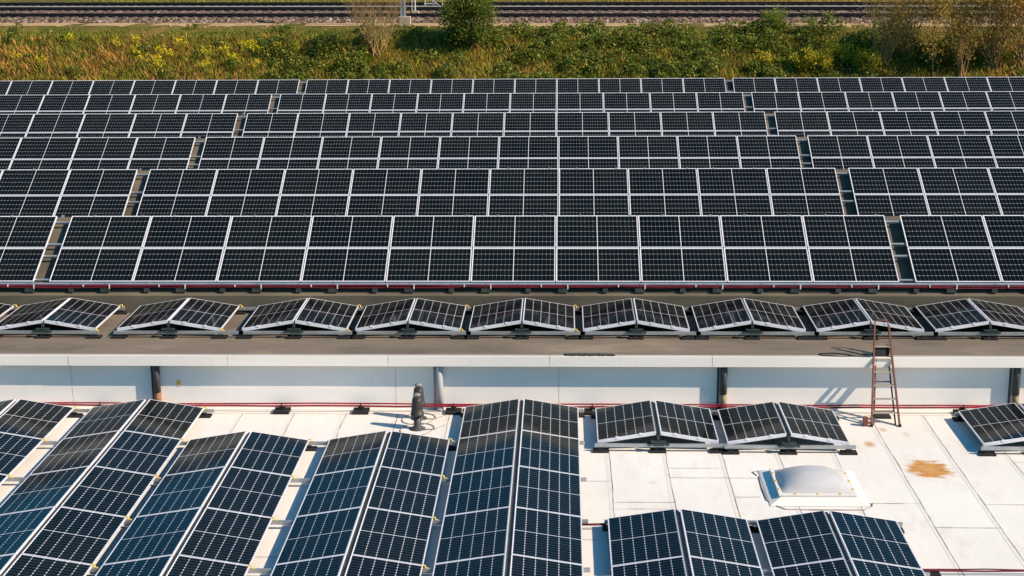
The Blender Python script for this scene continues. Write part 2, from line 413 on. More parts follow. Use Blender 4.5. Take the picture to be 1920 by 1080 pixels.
# skylight
skx, sky_, skw = 4.105, 23.96, .70
sk = empty('skylight', (0, 0, 0)); sk.parent = house; tag(sk, 'square white skylight with a milky dome')
def spart(mb, name, mats, smooth=False, bevel=0):
    mb.v = [(a, b - 28.1, c) for a, b, c in mb.v]; return mb.build(name, mats, sk, smooth, bevel)
mb = MB()
ring = lambda h, z: [(skx - h, sky_ - h, z), (skx + h, sky_ - h, z), (skx + h, sky_ + h, z), (skx - h, sky_ + h, z)]
mb.add(ring(.80, zl + .006) + ring(.785, zl + .014) + ring(.61, zl + .075) + ring(.58, zl + .09),
       [(i + 4 * l, (i + 1) % 4 + 4 * l, (i + 1) % 4 + 4 * l + 4, i + 4 * l + 4) for l in range(3) for i in range(4)])
spart(mb, 'flashing_skirt', M['membrane'], bevel=.015)
mb = MB()
for (x0, x1, y0, y1) in ((-.63, .63, -.60, -.525), (-.63, .63, .525, .60), (-.63, -.555, -.525, .525), (.555, .63, -.525, .525)):
    mb.box(skx + x0, skx + x1, sky_ + y0, sky_ + y1, zl + .088, zl + .122)
mb.box(skx - .60, skx + .60, sky_ - .57, sky_ + .57, zl + .055, zl + .087)
spart(mb, 'rim', M['lap'], bevel=.006)
mb = MB()
for i in range(3):
    for sgn in (-1, 1):
        for (dx, dy) in ((-.36 + .36 * i, sgn * .572), (sgn * .60, -.36 + .36 * i)):
            mb.lathe([(.022, .1225), (.022, .128), (.013, .130), (.013, .142)], (skx + dx, sky_ + dy, zl), 8)
spart(mb, 'fixing_cap', M['yellow'])
mb = MB(); n = 24; vs = []; fs = []
for j in range(n + 1):
    for i in range(n + 1):
        a, b = -1 + 2 * i / n, -1 + 2 * j / n
        h = ((1 - abs(a) ** 2.4) * (1 - abs(b) ** 2.4)) ** .85 * .215
        vs.append((skx + a * .575, sky_ + b * .54, zl + .118 + h))
for j in range(n):
    for i in range(n): fs.append((j * (n + 1) + i, j * (n + 1) + i + 1, (j + 1) * (n + 1) + i + 1, (j + 1) * (n + 1) + i))
mb.add(vs, fs); spart(mb, 'dome', M['dome'], True)
mb = MB()
def wig(pts, w=.016):
    for i in range(len(pts) - 1): mb.tube([(*pts[i], zl + .008), (*pts[i + 1], zl + .008)], w * random.uniform(.4, .8), 5)
h = .82
wig([(skx - h - .02, sky_ + .55), (skx - h - .08, sky_ + .72), (skx - h + .1, sky_ + .75)])
wig([(skx - h, sky_ + .5), (skx - h - .01, sky_), (skx - h, sky_ - .55), (skx - h + .12, sky_ - .78), (skx - h + .25, sky_ - .93), (skx - .2, sky_ - .95), (skx + h - .15, sky_ - .95), (skx + h, sky_ - .8), (skx + h + .04, sky_ - .66)])
spart(mb, 'skirt_seam', M['seam'])

# ------------------------------------------------------------------ solar panels (one mesh per part, shared by every copy)
def frame_mesh():
    mb = MB(); a, b, w = PL / 2, PS / 2, .010
    for (x0, x1, y0, y1) in ((-a, a, -b, -b + w), (-a, a, b - w, b), (-a, -a + w, -b + w, b - w), (a - w, a, -b + w, b - w)):
        mb.box(x0, x1, y0, y1, -.036, 0)
    return mb.mesh('panel_frame', M['frame'])
FRAME = frame_mesh()
def glass_mesh(m):
    mb = MB(); a, b, w = PL / 2 - .010, PS / 2 - .010, 0
    mb.box(-a, a, -b, b, -.009, -.0025); return mb.mesh('panel_glass', m)
GROW, GTENT = glass_mesh(M['glass_row']), glass_mesh(M['glass_tent'])
proto = {}
def make_panel(mat4, glass, label, group):
    key = glass.name
    if key not in proto:
        e = empty('solar_panel'); f = link('frame', FRAME, e); g = link('glass', glass, e); proto[key] = (e, f, g)
    else:
        e0, f0, g0 = proto[key]
        e = e0.copy(); COL.objects.link(e)
        for c0 in (f0, g0):
            c = c0.copy(); COL.objects.link(c); c.parent = e
    e.matrix_world = mat4; tag(e, label, 'solar panel', group)
    return e
def basis(ex, ey, p):
    ez = ex.cross(ey); return Matrix(((ex.x, ey.x, ez.x, p[0]), (ex.y, ey.y, ez.y, p[1]), (ex.z, ey.z, ez.z, p[2]), (0, 0, 0, 1)))
EX = Vector((1, 0, 0)); SL = Vector((0, ct, st))
PITCH = 1.775; GAP = .3153
rowname = ['front', 'second', 'third', 'fourth', 'fifth', 'farthest']
for r in range(6):
    top = Vector((0, ROWY[r], ROWZ[r] + HZ))
    for col in range(-22, 22):
        g = -1 if col < -6 else (1 if col >= 4 else 0)
        cx = ROWX[r] + (col + .5) * PITCH + g * GAP
        xl = project((cx + PL / 2, top.y, top.z))[0]; xr = project((cx - PL / 2, top.y, top.z))[0]
        if xl < -150 or xr > 2070: continue
        if g < 0: where = '%s column left of the left aisle' % ORD[-6 - col]
        elif g == 0: where = '%s column right of the left aisle' % ORD[col + 7]
        else: where = '%s column right of the right aisle' % ORD[col - 3]
        for tier in (0, 1):
            if r == 5 and tier == 1: continue
            c = Vector((cx, 0, 0)) + top - SL * (PS / 2 + tier * (PS + .02))
            tl = R(random.uniform(-.12, .12)); sl = Vector((0, math.cos(TILT + tl), math.sin(TILT + tl)))
            make_panel(basis(EX, sl, c), GROW, '%s panel of the %s tilted row, %s' % (('upper', 'lower')[tier], rowname[r], where), 'solar panels in the tilted rows')
# rails that carry the tilted rows
for r in range(6):
    top = Vector((0, ROWY[r], ROWZ[r] + HZ)); nrm = Vector((0, -st, ct))
    rk = empty('mounting_rack', (ROWX[r], ROWY[r], ROWZ[r] + HZ - .3), 'grey metal rails under the %s tilted panel row' % rowname[r], 'mounting rack', 'racks under the tilted rows')
    o0 = Vector(rk.location)
    for d in (.16, .88, 1.26, 2.0):
        mb = MB(); p = top - SL * d - nrm * .062 - o0
        mb.bar(p + Vector((-19.5, 0, 0)), p + Vector((19.5, 0, 0)), .045, .05, up=nrm)
        mb.build('rail', M['alu'], rk)
    mb = MB()
    if r == 0:
        for d, w, hh, dn in ((2.145, .05, .03, .03),):
            p = top - SL * d - nrm * dn - o0; mb.bar(p + Vector((-19.5, 0, 0)), p + Vector((19.5, 0, 0)), w, hh, up=nrm)
        mb.build('edge_trim', M['alu'], rk)
        mb = MB()
        for d, dn in ((2.14, .165), (2.215, .172)):
            p = top - SL * d - nrm * dn - o0; mb.bar(p + Vector((-19.5, 0, 0)), p + Vector((19.5, 0, 0)), .022, .03, up=nrm)
        mb.build('base_rail', M['dark_metal'], rk)
        br = MB()
        for k in range(-9, 10):
            for dx, w in ((0, .10), (-.72, .055)):
                p = top - SL * 2.19 - nrm * .115 - o0 + Vector((k * 1.6 + dx, 0, 0))
                br.box(p.x - w, p.x + w, p.y - .05, p.y + .05, p.z - .07, p.z + .01)
                br.box(p.x - .025, p.x + .025, p.y - .02, p.y + .02, p.z, p.z + .11)
        br.build('foot', M['dark_metal'], rk)
    cme = MB().box(-.03, .03, -.01, .03, -.03, .014).mesh('clamp', M['alu'])
    for k in range(-11, 11):
        for dx in (.35, 1.4):
            p = top + Vector((k * PITCH + dx + random.uniform(-.06, .06), 0, 0)) - o0
            if -10 < project(p + o0)[0] < 1930: c = link('clamp', cme, rk); c.location = p
# red cable conduits
def conduit(label, pts_a, pts_b, sup, supname, supmat, red, rad=(.018, .015)):
    o = empty('cable_conduit', pts_a[0], label, 'conduit'); b0 = Vector(o.location)
    for pts, rr in ((pts_a, rad[0]), (pts_b, rad[1])):
        mb = MB(); P = []
        for i in range(len(pts) - 1):
            a, b = Vector(pts[i]), Vector(pts[i + 1]); n = int((b - a).length / .8) + 1
            P += [a.lerp(b, q / n) + Vector((0, random.uniform(-.010, .010), random.uniform(-.014, .008))) for q in range(n)]
        P.append(Vector(pts[-1])); mb.tube([p - b0 for p in P], rr, 8); mb.build('pipe', red, o, True)
    for s in sup:
        mb = MB(); s(mb); mb.v = [tuple(Vector(v) - b0) for v in mb.v]; mb.build(supname, supmat, o)
    return o
bot = Vector((0, ROWY[0], ROWZ[0] + HZ)) - SL * 2.15 - Vector((0, -st, ct)) * .05
A = [(-16, bot.y - .03, bot.z - .012), (16, bot.y - .03, bot.z - .012)]
B = [(-16, bot.y - .035, bot.z - .043), (16, bot.y - .035, bot.z - .043)]
sups = []
for k in range(-8, 9):
    for dx, big in ((.1, 1), (-.45, 0)):
        x = k * 1.6 + dx
        def f(mb, x=x, big=big):
            mb.box(x - .012, x + .012, bot.y - .062, bot.y - .055, bot.z - (.072 if big else .03), bot.z + .014)
            mb.box(x - .012, x + .012, bot.y - .055, bot.y, bot.z + .004, bot.z + .012)
        sups.append(f)
conduit('red cable conduits clipped along the bottom edge of the front tilted row', A, B, sups, 'clip', M['clip'], M['red_dull'])
yc = YW - .24
A = [(-15, yc, zl + .135), (15, yc, zl + .135)]; B = [(-15, yc + .07, zl + .155), (15, yc + .07, zl + .155)]
sups = []
for px in (-120, 190, 530, 678, 851, 1110, 1350, 1800, 2050):
    x = at_z(px, 771, ZL).x
    def f(mb, x=x):
        mb.box(x - .15, x + .15, yc - .13, yc + .15, zl + .001, zl + .055)
        mb.box(x - .05, x + .05, yc - .03, yc + .1, zl + .055, zl + .112)
        mb.box(x - .012, x + .012, yc - .035, yc - .025, zl + .10, zl + .20)
    sups.append(f)
conduit('pair of red cable conduits on black feet along the foot of the white wall', A, B, sups, 'rubber_foot', M['rubber'], M['red'])

# ------------------------------------------------------------------ tent rows of panels
def tent_group(ridge_x, y_back, n, tau, half, z_ridge, z_roof, labels, rack_label, group, rgroup, clips, right_ext):
    """two slopes of n panels each, ridge along the depth; panels are things, the rails beneath one thing"""
    cth, sth = math.cos(tau), math.sin(tau); pit = 1.780
    for k in range(n):
        yc = y_back - k * pit - PL / 2
        for side in (-1, 1):
            c = Vector((ridge_x + side * (half + PS / 2 * cth), yc, z_ridge + HZ - PS / 2 * sth))
            jit = R(random.uniform(-.35, .35)); cj, sj = math.cos(tau + jit), math.sin(tau + jit)
            ex = Vector((0, 1, 0)); ey = Vector((-cj, 0, side * sj)) if side > 0 else Vector((-cj, 0, -sj))
            make_panel(basis(ex, ey, c), GTENT, labels(k, side), group)
    z0 = z_roof + HZ; w = half + PS * cth; ze = z_ridge + HZ - PS * sth - .038
    rk = empty('mounting_rack', (ridge_x, y_back, z0), rack_label, 'mounting rack', rgroup); b0 = Vector(rk.location)
    def bl(mb, name, m):
        mb.v = [tuple(Vector(v) - b0) for v in mb.v]; return mb.build(name, m, rk)
    for side in (-1, 1):
        mb = MB(); y = y_back - (n - 1) * pit - PL + .012; q = Vector((side * half, 0, -.052)); e = Vector((side * w, 0, -PS * sth - .052))
        mb.bar(Vector((ridge_x, y, z_ridge + HZ)) + q, Vector((ridge_x, y, z_ridge + HZ)) + e, .024, .031); bl(mb, 'edge_profile', M['frame'])
    mb = MB(); mb.box(ridge_x - half - .03, ridge_x + half + .03, y_back - n * pit + .05, y_back - .02, z_ridge + HZ - .062, z_ridge + HZ - .045); bl(mb, 'ridge_light_block', M['dark_metal'])  # added dark strip under the ridge gap, keeps sunlight from falling through
    for k in range(n + 1):
        y = y_back - k * pit + (.0 if 0 < k < n else (.03 if k == 0 else -.035))
        mb = MB(); mb.box(ridge_x - w - .05, ridge_x + w + right_ext, y - .022, y + .022, ze - .062, ze - .003); bl(mb, 'rail', M['alu'])
        for dx in (-w + .06, 0, w - .02):
            if k not in (0, n): continue
            mb = MB(); mb.box(ridge_x + dx - .14, ridge_x + dx + .14, y - .09, y + .09, z0 + .001, z0 + .035); mb.box(ridge_x + dx - .05, ridge_x + dx + .05, y - .03, y + .03, z0 + .035, ze - .063); bl(mb, 'rubber_pad', M['rubber'])
        mb = MB(); zt = z_ridge + HZ - .05
        mb.box(ridge_x - .10, ridge_x + .10, y - .05, y + .03, ze - .03, ze + .035); mb.box(ridge_x - .13, ridge_x + .13, y - .06, y + .03, ze + .036, ze + .052)
        for q in (-1, 1): mb.box(ridge_x + q * .155 - .035, ridge_x + q * .155 + .035, y - .07, y + .02, ze - .02, ze + .012)
        mb.box(ridge_x - .025, ridge_x + .025, y - .0, y + .03, ze + .067, zt)
        bl(mb, 'ridge_support', M['green_metal'])
        if clips:
            mb = MB(); x = ridge_x + w; zz = z_ridge + HZ - PS * sth
            mb.tube([(x - .02, y, zz + .006), (x + .03, y, zz + .004), (x + .04, y - .01, zz - .030), (x + .075, y - .01, ze + .005)], .013, 6)
            bl(mb, 'corner_clip', M['yellow'])
    if n == 1 or True:
        for dx in (-.72, -.3, .3, .72):
            mb = MB()
            q = abs(dx) - half; x = ridge_x + dx; zz = z_ridge + HZ - q * math.tan(tau)
            y = y_back - (n - 1) * pit - PL
            mb.box(x - .03, x + .03, y - .008, y + .022, zz - .03, zz + .006)
            bl(mb, 'clamp', M['frame'])
    return rk
# upper brown roof
UX = [-12.55, -10.297, -7.790, -5.297, -3.050, -.806, 1.436, 3.695, 5.990, 8.29, 10.60]
UT = .1658
for i, x in enumerate(UX):
    nm = ORD[i + 1]
    tent_group(x, 30.91, 1, UT, .0198, -7.952, ZU,
               lambda k, side, nm=nm: '%s slope panel of the %s tent from left on the brown roof' % (('left', '', 'right')[side + 1], nm),
               'grey frame with pads under the %s tent from left on the brown roof' % nm, 'tent panels on the brown roof', 'frames under the brown roof tents', i < 6, (UX[i + 1] - x - 2 * (.0198 + PS * math.cos(UT)) + .04) if 1 < i < 10 else .08)
# lower white roof
LT = .1614; LZ = -9.0405
LOW = [(-10.309, 27.45, 4, 'leftmost tent row'), (-7.833, 27.46, 5, 'tent row by the rusty downpipe'),
       (-5.555, 25.68, 4, 'tent row left of the vents'), (-3.068, 25.73, 4, 'tent row before the vents'),
       (-.776, 27.56, 5, 'tent row right of the vents'),
       (1.675, 27.49, 1, 'left short tent below the wall'), (3.950, 27.437, 1, 'right short tent below the wall'), (8.391, 27.405, 1, 'short tent right of the ladder'),
       (1.756, 22.184, 2, 'left tent before the skylight'), (4.027, 22.147, 2, 'right tent before the skylight')]
def lowlab(nm, n):
    def f(k, side):
        s = ('left', '', 'right')[side + 1]
        return ('%s slope panel of the %s' % (s, nm)) if n == 1 else '%s slope panel, %s from the wall, in the %s' % (s, ORD[k + 1], nm)
    return f
for i, (x, yb, n, nm) in enumerate(LOW):
    tent_group(x, yb, n, LT, .042, LZ, ZL, lowlab(nm, n), 'grey frame with black pads under the ' + nm, 'tent panels on the white roof', 'frames under the white roof tents', i < 4, (.37, .18, .38, .19, .10, .19, .10, .1, .19, .10)[i])

def short_conduit(label, a, b, pads, two=True):
    def f0(x, y, z):
        def f(mb): mb.box(x - .13, x + .13, y - .10, y + .10, z + .001, z + .05); mb.box(x - .045, x + .045, y - .03, y + .03, z + .05, z + .07)
        return f
    d = (Vector(b) - Vector(a)).normalized(); n = Vector((-d.y, d.x, 0)) * .05
    conduit(label, [a, b], [tuple(Vector(a) + n), tuple(Vector(b) + n)], [f0(*p) for p in pads], 'rubber_foot', M['rubber'], M['red_dull'], (.013, .010))
p, q = at_z(1089, 984, ZL + .09), at_z(1137, 984, ZL + .09)
short_conduit('short red conduit bridging the gap left of the front tents', tuple(p), tuple(q), [])
p, q = at_z(452, 580, ZU + .07), at_z(500, 580, ZU + .07)
short_conduit('short red conduit between the third and fourth brown roof tents', tuple(p), tuple(q), [])
p = at_z(1745, 1070, ZL + .075)
short_conduit('red conduit on a black foot crossing the white roof in the bottom right', (p.x - .55, p.y, zl + .075), (p.x + 3.5, p.y, zl + .075), [(p.x, p.y, zl), (p.x + 1.9, p.y, zl)])
# ------------------------------------------------------------------ ladder leaning on the roof edge
yb, slope = 27.07, .75 / 1.095
lad = empty('stepladder', (5.94, yb, zl), 'red folded stepladder leaning against the white roof edge', 'ladder'); b0 = Vector(lad.location)
ldir = Vector((0, .75, 1.095)).normalized(); lnrm = Vector((0, -1.095, .75)).normalized()
def on_ladder(px, py):                      # meet the plane of the leaning ladder
    d = ray(px, py); p0 = Vector((0, yb, ZL)); t = p0.dot(lnrm) / d.dot(lnrm); return d * t + Vector((0, 0, HZ)) - b0
def lpart(mb, name, m, bevel=0): return mb.build(name, m, lad, bevel=bevel)
lb, rb, ltp, rtp = on_ladder(1634, 799), on_ladder(1687, 799), on_ladder(1640, 610), on_ladder(1666, 610)
def side_at(f, a, b): return a + (b - a) * f
for a, b in ((lb, ltp), (rb, rtp)):
    mb = MB(); mb.bar(a, b, .028, .060, up=lnrm); lpart(mb, 'front_rail', M['ladder_red'])
for a, b, s in ((lb, ltp, 1), (rb, rtp, -1)):
    mb = MB(); o = -lnrm * .085 + Vector((s * .055, 0, 0)); mb.bar(a + o, side_at(.82, a, b) + o, .022, .04, up=lnrm); lpart(mb, 'rear_rail', M['ladder_red'])
for i, py in enumerate((775, 748.5, 723, 698, 673, 649.5)):
    f = (on_ladder(1640, py) - lb).length / (ltp - lb).length
    a, b = side_at(f, lb, ltp), side_at(f, rb, rtp); mb = MB()
    mb.bar(a + Vector((.012, 0, 0)), b - Vector((.012, 0, 0)), .058, .018); lpart(mb, 'tread', M['tread'])
for f in (.16, .45, .74):
    mb = MB(); o = -lnrm * .09; a, b = side_at(f, lb, ltp) + o, side_at(f, rb, rtp) + o; mb.bar(a + Vector((.055, 0, 0)), b - Vector((.055, 0, 0)), .02, .02); lpart(mb, 'rear_brace', M['ladder_red'])
f0, f1 = [(on_ladder(1640, py) - lb).length / (ltp - lb).length for py in (669, 651)]
mb = MB(); o = -lnrm * .03
q = [side_at(f0, lb, ltp) + Vector((.03, 0, 0)), side_at(f0, rb, rtp) - Vector((.06, 0, 0)), side_at((f0 + f1) / 2, rb, rtp) - Vector((.03, 0, 0)), side_at(f1, rb, rtp) - Vector((.02, 0, 0)), side_at(f1, lb, ltp) + Vector((.02, 0, 0))]
q1 = [p + o for p in q]; q2 = [p - lnrm * .06 for p in q]
mb.add(q1 + q2, [(0, 1, 2, 3, 4), (9, 8, 7, 6, 5)] + [(i, i + 5, (i + 1) % 5 + 5, (i + 1) % 5) for i in range(5)]); lpart(mb, 'folded_platform', M['rubber'])
mb = MB(); k = Vector((0, 0, 0))
mb.tube([ltp - ldir * .02, ltp + ldir * .07 + Vector((.01, 0, 0)), ltp + ldir * .10 + Vector((.05, 0, 0)), rtp + ldir * .10 - Vector((.05, 0, 0)), rtp + ldir * .07 - Vector((.01, 0, 0)), rtp - ldir * .02], .014, 8)
lpart(mb, 'top_guard', M['ladder_red'])
mb = MB(); mb.box(-.42, -.34, -.02, .08, .0, .17); mb.bar((-.36, .02, .06), (-.27, .02, .06), .03, .03); lpart(mb, 'stabiliser_foot', M['ladder_red'])
for a in (lb, rb):
    mb = MB(); mb.box(a.x - .022, a.x + .022, a.y - .045, a.y + .035, 0.001, .04); lpart(mb, 'rubber_foot', M['rubber'])
p = at_z(1654, 782, ZL); mb = MB(); mb.box(-.15, .15, -.11, .11, .002, .03); o = mb.build('rubber_mat', M['rubber']); o.location = (p.x, p.y, zl)
tag(o, 'small black mat lying on the white roof behind the ladder feet', 'mat')
# cord lying on the brown roof beside the ladder
pts = [at_z(px, py, ZU + .02) for px, py in ((1632, 669), (1605, 668), (1585, 664), (1560, 662), (1536, 663), (1540, 666), (1575, 668), (1610, 667.5), (1634, 668))]
P = []
for i in range(len(pts) - 1):
    for q in range(5): P.append(pts[i].lerp(pts[i + 1], q / 5))
mb = MB(); b0 = pts[0]; mb.tube([p - b0 for p in P], .011, 6); o = mb.build('loose_cord', M['black'], smooth=True); o.location = b0
tag(o, 'thin black cord lying in a loop on the brown roof left of the ladder', 'cord')

# ------------------------------------------------------------------ railway and bank, in a frame turned with the track
O = Vector((-3.2, 97.0, 0)); al = R(4.2); TE = Vector((math.cos(al), -math.sin(al), 0)); TN = Vector((math.sin(al), math.cos(al), 0))
def tr(u, v, zr): p = O + TE * u + TN * v; return Vector((p.x, p.y, zr + HZ))
PROF = [(-75, -13.5), (-19, -13.5), (-16.5, -13.2), (-4.6, -7.45), (-3.9, -7.22), (-1.0, -7.20), (16, -7.2), (30, -7.1), (120, -6.0), (400, -5.0), (1800, -4.0)]
def zprof(v):
    for (a, za), (b, zb) in zip(PROF, PROF[1:]):
        if a <= v <= b: return za + (zb - za) * (v - a) / (b - a)
    return PROF[0][1] if v < PROF[0][0] else PROF[-1][1]
def hump(u, v): return (mnoise.noise(Vector((u * .35, v * .5, 3.3))) * .28 + mnoise.noise(Vector((u * 1.1, v * 1.3, 9.1))) * .10)
def zbank(u, v):
    w = max(0, min(1, (-4.0 - v) / 2)) if v < 0 else max(0, min(1, (v - 14) / 4))
    return zprof(v) + hump(u, v) * w
us = [-1800, -600, -200, -90, -60] + list(np.arange(-48, 48.1, .6)) + [60, 90, 200, 600, 1800]
vs = [-1200, -300, -75, -40, -19] + list(np.arange(-17, -3.8, .5)) + [-3.9, -2.5, -1.0, 5, 14] + list(np.arange(15, 34, 1.0)) + [40, 60, 120, 400, 1800]
mb = MB(); nu = len(us)
mb.add([tr(u, v, zbank(u, v)) for v in vs for u in us], [(j * nu + i, j * nu + i + 1, (j + 1) * nu + i + 1, (j + 1) * nu + i) for j in range(len(vs) - 1) for i in range(nu - 1)])
o = mb.build('ground', M['ground'], smooth=True); tag(o, kind='structure')
mb = MB()
uu = list(np.arange(-60, 60.1, .5)); edge_lo = [-3.75 + mnoise.noise(Vector((u * .5, 0, 5))) * .7 for u in uu]
mb.add([tr(u, e, -7.2 + .012 - .02 * (e < -3.9)) + Vector((0, 0, 0 if e > -3.9 else zprof(e) + 7.21)) for u, e in zip(uu, edge_lo)] + [tr(u, -.95, -7.19) for u in uu], [(i, i + 1, i + 1 + len(uu), i + len(uu)) for i in range(len(uu) - 1)])
tag(mb.build('path', M['path']), kind='structure')
bp = [(-1.35, -7.2), (-.75, -6.93), (3.2, -6.92), (3.9, -7.0), (5.3, -6.93), (13.2, -6.92), (14.6, -7.22)]
mb = MB(); uu = list(np.arange(-80, 80.1, .35)); m = len(uu)
mb.add([tr(u, v, z + (random.uniform(-.05, .05))) for v, z in bp for u in uu], [(j * m + i, j * m + i + 1, (j + 1) * m + i + 1, (j + 1) * m + i) for j in range(len(bp) - 1) for i in range(m - 1)])
tag(mb.build('ballast_bed', M['ballast']), kind='structure')
mb = MB(); mb.add([tr(u, v, z) for u in (-80, 80) for v, z in ((8.3, -6.95), (8.3, -6.84), (9.5, -6.84), (9.5, -6.95))], [(0, 4, 5, 1), (1, 5, 6, 2), (2, 6, 7, 3), (0, 1, 2, 3), (7, 6, 5, 4)])
tag(mb.build('concrete_walkway', M['trough']), kind='structure')
for i, (v0, hgt, nm) in enumerate(((-.1, .15, 'nearest the bank'), (5.75, .17, 'in the middle of the three'), (10.9, .16, 'farthest from the bank'))):
    t = empty('railway_track', tr(0, v0, -6.92), 'dark steel railway track ' + nm, 'railway track', 'railway tracks'); b0 = Vector(t.location)
    for dv in (0, 1.435):
        mb = MB()
        for w, z0, z1 in ((.14, .0, .03), (.03, .03, hgt - .045), (.074, hgt - .045, hgt)):
            a = tr(-80, v0 + dv, -6.92) - b0; b = tr(80, v0 + dv, -6.92) - b0
            mb.bar(a + Vector((0, 0, (z0 + z1) / 2)), b + Vector((0, 0, (z0 + z1) / 2)), w, z1 - z0 - .001)
        mb.build('rail', M['rail_steel'], t)
    mb = MB()
    for k in range(-110, 111):
        a = tr(k * .65, v0 - .5, -6.92) - b0; b = tr(k * .65, v0 + 1.93, -6.92) - b0; mb.bar(a, b, .25, .06)
    mb.build('sleepers', M['sleeper'], t)['kind'] = 'stuff'
# mast and posts
def to_uv(px, py, zr):
    p = at_z(px, py, zr) - O; return p.dot(TE), p.dot(TN)
u, v = to_uv(759, 46, -7.1)
ms = empty('catenary_mast', tr(u, v, -7.1), 'grey steel mast on a concrete block beside the railway', 'mast')
mb = MB(); mb.box(-.30, .36, -.25, .25, -.1, .48); mb.build('foundation', M['concrete'], ms, bevel=.02)
mb = MB()
for dx in (-.13, .07):
    mb.box(dx - .10, dx - .02, -.09, .09, .481, 7.5)
mb.box(-.154, .0, -.02, .02, .481, 7.5)
mb.box(-.36, .12, -.16, .16, .481, .50); mb.build('pole', M['steel_pole'], ms)
u, v = to_uv(779, 28, -6.92)
ms = empty('signal_post', tr(u, v, -6.92), 'thin pale post on a small concrete block by the tracks', 'post')
mb = MB(); mb.box(-.22, .22, -.2, .2, .0, .26); mb.build('foundation', M['concrete'], ms, bevel=.015)
mb = MB(); mb.tube([(-.02, 0, .26), (-.02, 0, 4.5)], .05, 10); mb.tube([(-.2, -.1, .0), (-.2, -.1, 1.8)], .025, 8); mb.build('pole', M['pole_white'], ms)
u, v = to_uv(812, 10, -6.84)
ms = empty('metal_barrier', tr(u, v, -6.84), 'low pale metal barrier frame beyond the tracks', 'barrier')
mb = MB()
for x in (-.55, .0, .65): mb.tube([(x, 0, 0), (x, 0, .42)], .035, 6)
for z, a, b in ((.40, -.15, .8), (.12, -.6, .2)): mb.bar((a, 0, z), (b, 0, z), .05, .07)
mb.bar((.05, 0, .3), (.45, -.3, -.0), .04, .04); mb.build('frame', M['pole_white'], ms)

# ------------------------------------------------------------------ vegetation
def on_bank(px, py):                         # meet the bank surface, return track coordinates
    d = ray(px, py); d = d / d.y; lo, hi = 70.0, 130.0
    for _ in range(60):
        y = lo
        p = d * y; q = Vector((p.x, p.y, 0)) - O; break
    y = 74.0
    while y < 140:
        p = d * y; q = Vector((p.x, p.y, 0)) - O; uu_, vv_ = q.dot(TE), q.dot(TN)
        if p.z < zbank(uu_, vv_): return uu_, vv_
        y += .05
    return uu_, vv_
def np_mesh(name, verts, quads, mats, idx):
    me = bpy.data.meshes.new(name); n = len(verts); f = len(quads); k = quads.shape[1]
    me.vertices.add(n); me.vertices.foreach_set('co', verts.astype(np.float32).ravel())
    me.loops.add(f * k); me.loops.foreach_set('vertex_index', quads.astype(np.int32).ravel())
    me.polygons.add(f); me.polygons.foreach_set('loop_start', np.arange(0, f * k, k, dtype=np.int32))
    for m in mats: me.materials.append(m)
    me.polygons.foreach_set('material_index', np.asarray(idx, dtype=np.int32)); me.update(calc_edges=True); me.validate(); return me
def blades(pos, h, w, lean, idx, mats, name):
    n = len(pos); a = rng.uniform(0, 2 * np.pi, n); b = rng.uniform(0, 2 * np.pi, n)
    side = np.c_[np.cos(a), np.sin(a), np.zeros(n)] * (w / 2)[:, None]; ln = np.c_[np.cos(b), np.sin(b), np.zeros(n)] * (h * lean)[:, None]
    up = np.c_[np.zeros(n), np.zeros(n), h]
    V = np.stack([pos - side, pos + side, pos + ln * .45 + up * .6 + side * .7, pos + ln + up], 1).reshape(-1, 3)
    return np_mesh(name, V, np.arange(n * 4).reshape(-1, 4), mats, idx)
def leaves(pos, size, idx, mats, name, flat=.0):
    n = len(pos); nr = rng.normal(size=(n, 3)); nr[:, 2] = np.abs(nr[:, 2]) + flat; nr /= np.linalg.norm(nr, axis=1)[:, None]
    t = np.cross(nr, rng.normal(size=(n, 3))); t /= np.linalg.norm(t, axis=1)[:, None]; b = np.cross(nr, t)
    s = size[:, None]
    V = np.stack([pos - t * s, pos + b * s * .55, pos + t * s, pos - b * s * .55], 1).reshape(-1, 3)
    return np_mesh(name, V, np.arange(n * 4).reshape(-1, 4), mats, idx)
def nz(u, v, s, o): return mnoise.noise(Vector((u * s, v * s, o)))
def pix(u, v): return project(tr(u, v, zprof(v)))
# grass
GR = [M['g_green'], M['g_olive'], M['g_dry'], M['g_brown']]
pos = []; hh = []; ww = []; ix = []
N = 150000
U = rng.uniform(-36, 36, N); Vv = np.where(rng.random(N) < .86, rng.uniform(-12.5, -4.0, N), rng.uniform(14.0, 32, N))
for u, v in zip(U, Vv):
    a = nz(u, v * 1.5, .22, 1.0) + .5 * nz(u, v * 1.5, .75, 4.0); b = nz(u, v * 1.6, .45, 8.0) + .4 * nz(u, v, 1.6, 2.0)
    if v > 0:
        dry = .15 + .9 * (u + 20) / 50 + a * .5
        k = 2 if random.random() < dry * .75 else (0 if random.random() < .45 else 1); h = random.uniform(.1, .4)
    else:
        px = 960 + u * 29.6
        if v > -5.4:                         # grassy shoulder
            if b > .28: continue
            k = 0 if random.random() < .75 else 1; h = random.uniform(.04, .12) if v > -4.7 else random.uniform(.08, .28)
            if px > 1560 and random.random() < .6: k = 2
        else:
            dryf = .10 + a * 1.7 + (.30 if px < 430 and v < -6.8 else 0) + (.12 if px > 1500 else 0) - (.1 if 980 < px < 1400 else 0)
            grn = .34 + b * .9 + (.40 if px < 620 and v > -6.9 else 0)
            x = random.random()
            k = 2 if x < dryf * .50 else (0 if x < dryf * .5 + grn * .55 else (1 if x < .80 else 3))
            h = random.uniform(.14, .5) * (1.15 if k == 2 else 1)
    pos.append(tr(u, v, zbank(u, v) - .02)); hh.append(h); ww.append(random.uniform(.025, .07)); ix.append(k)
me = blades(np.array(pos), np.array(hh), np.array(ww), rng.uniform(.1, .8, len(pos)), ix, GR, 'bank_grass')
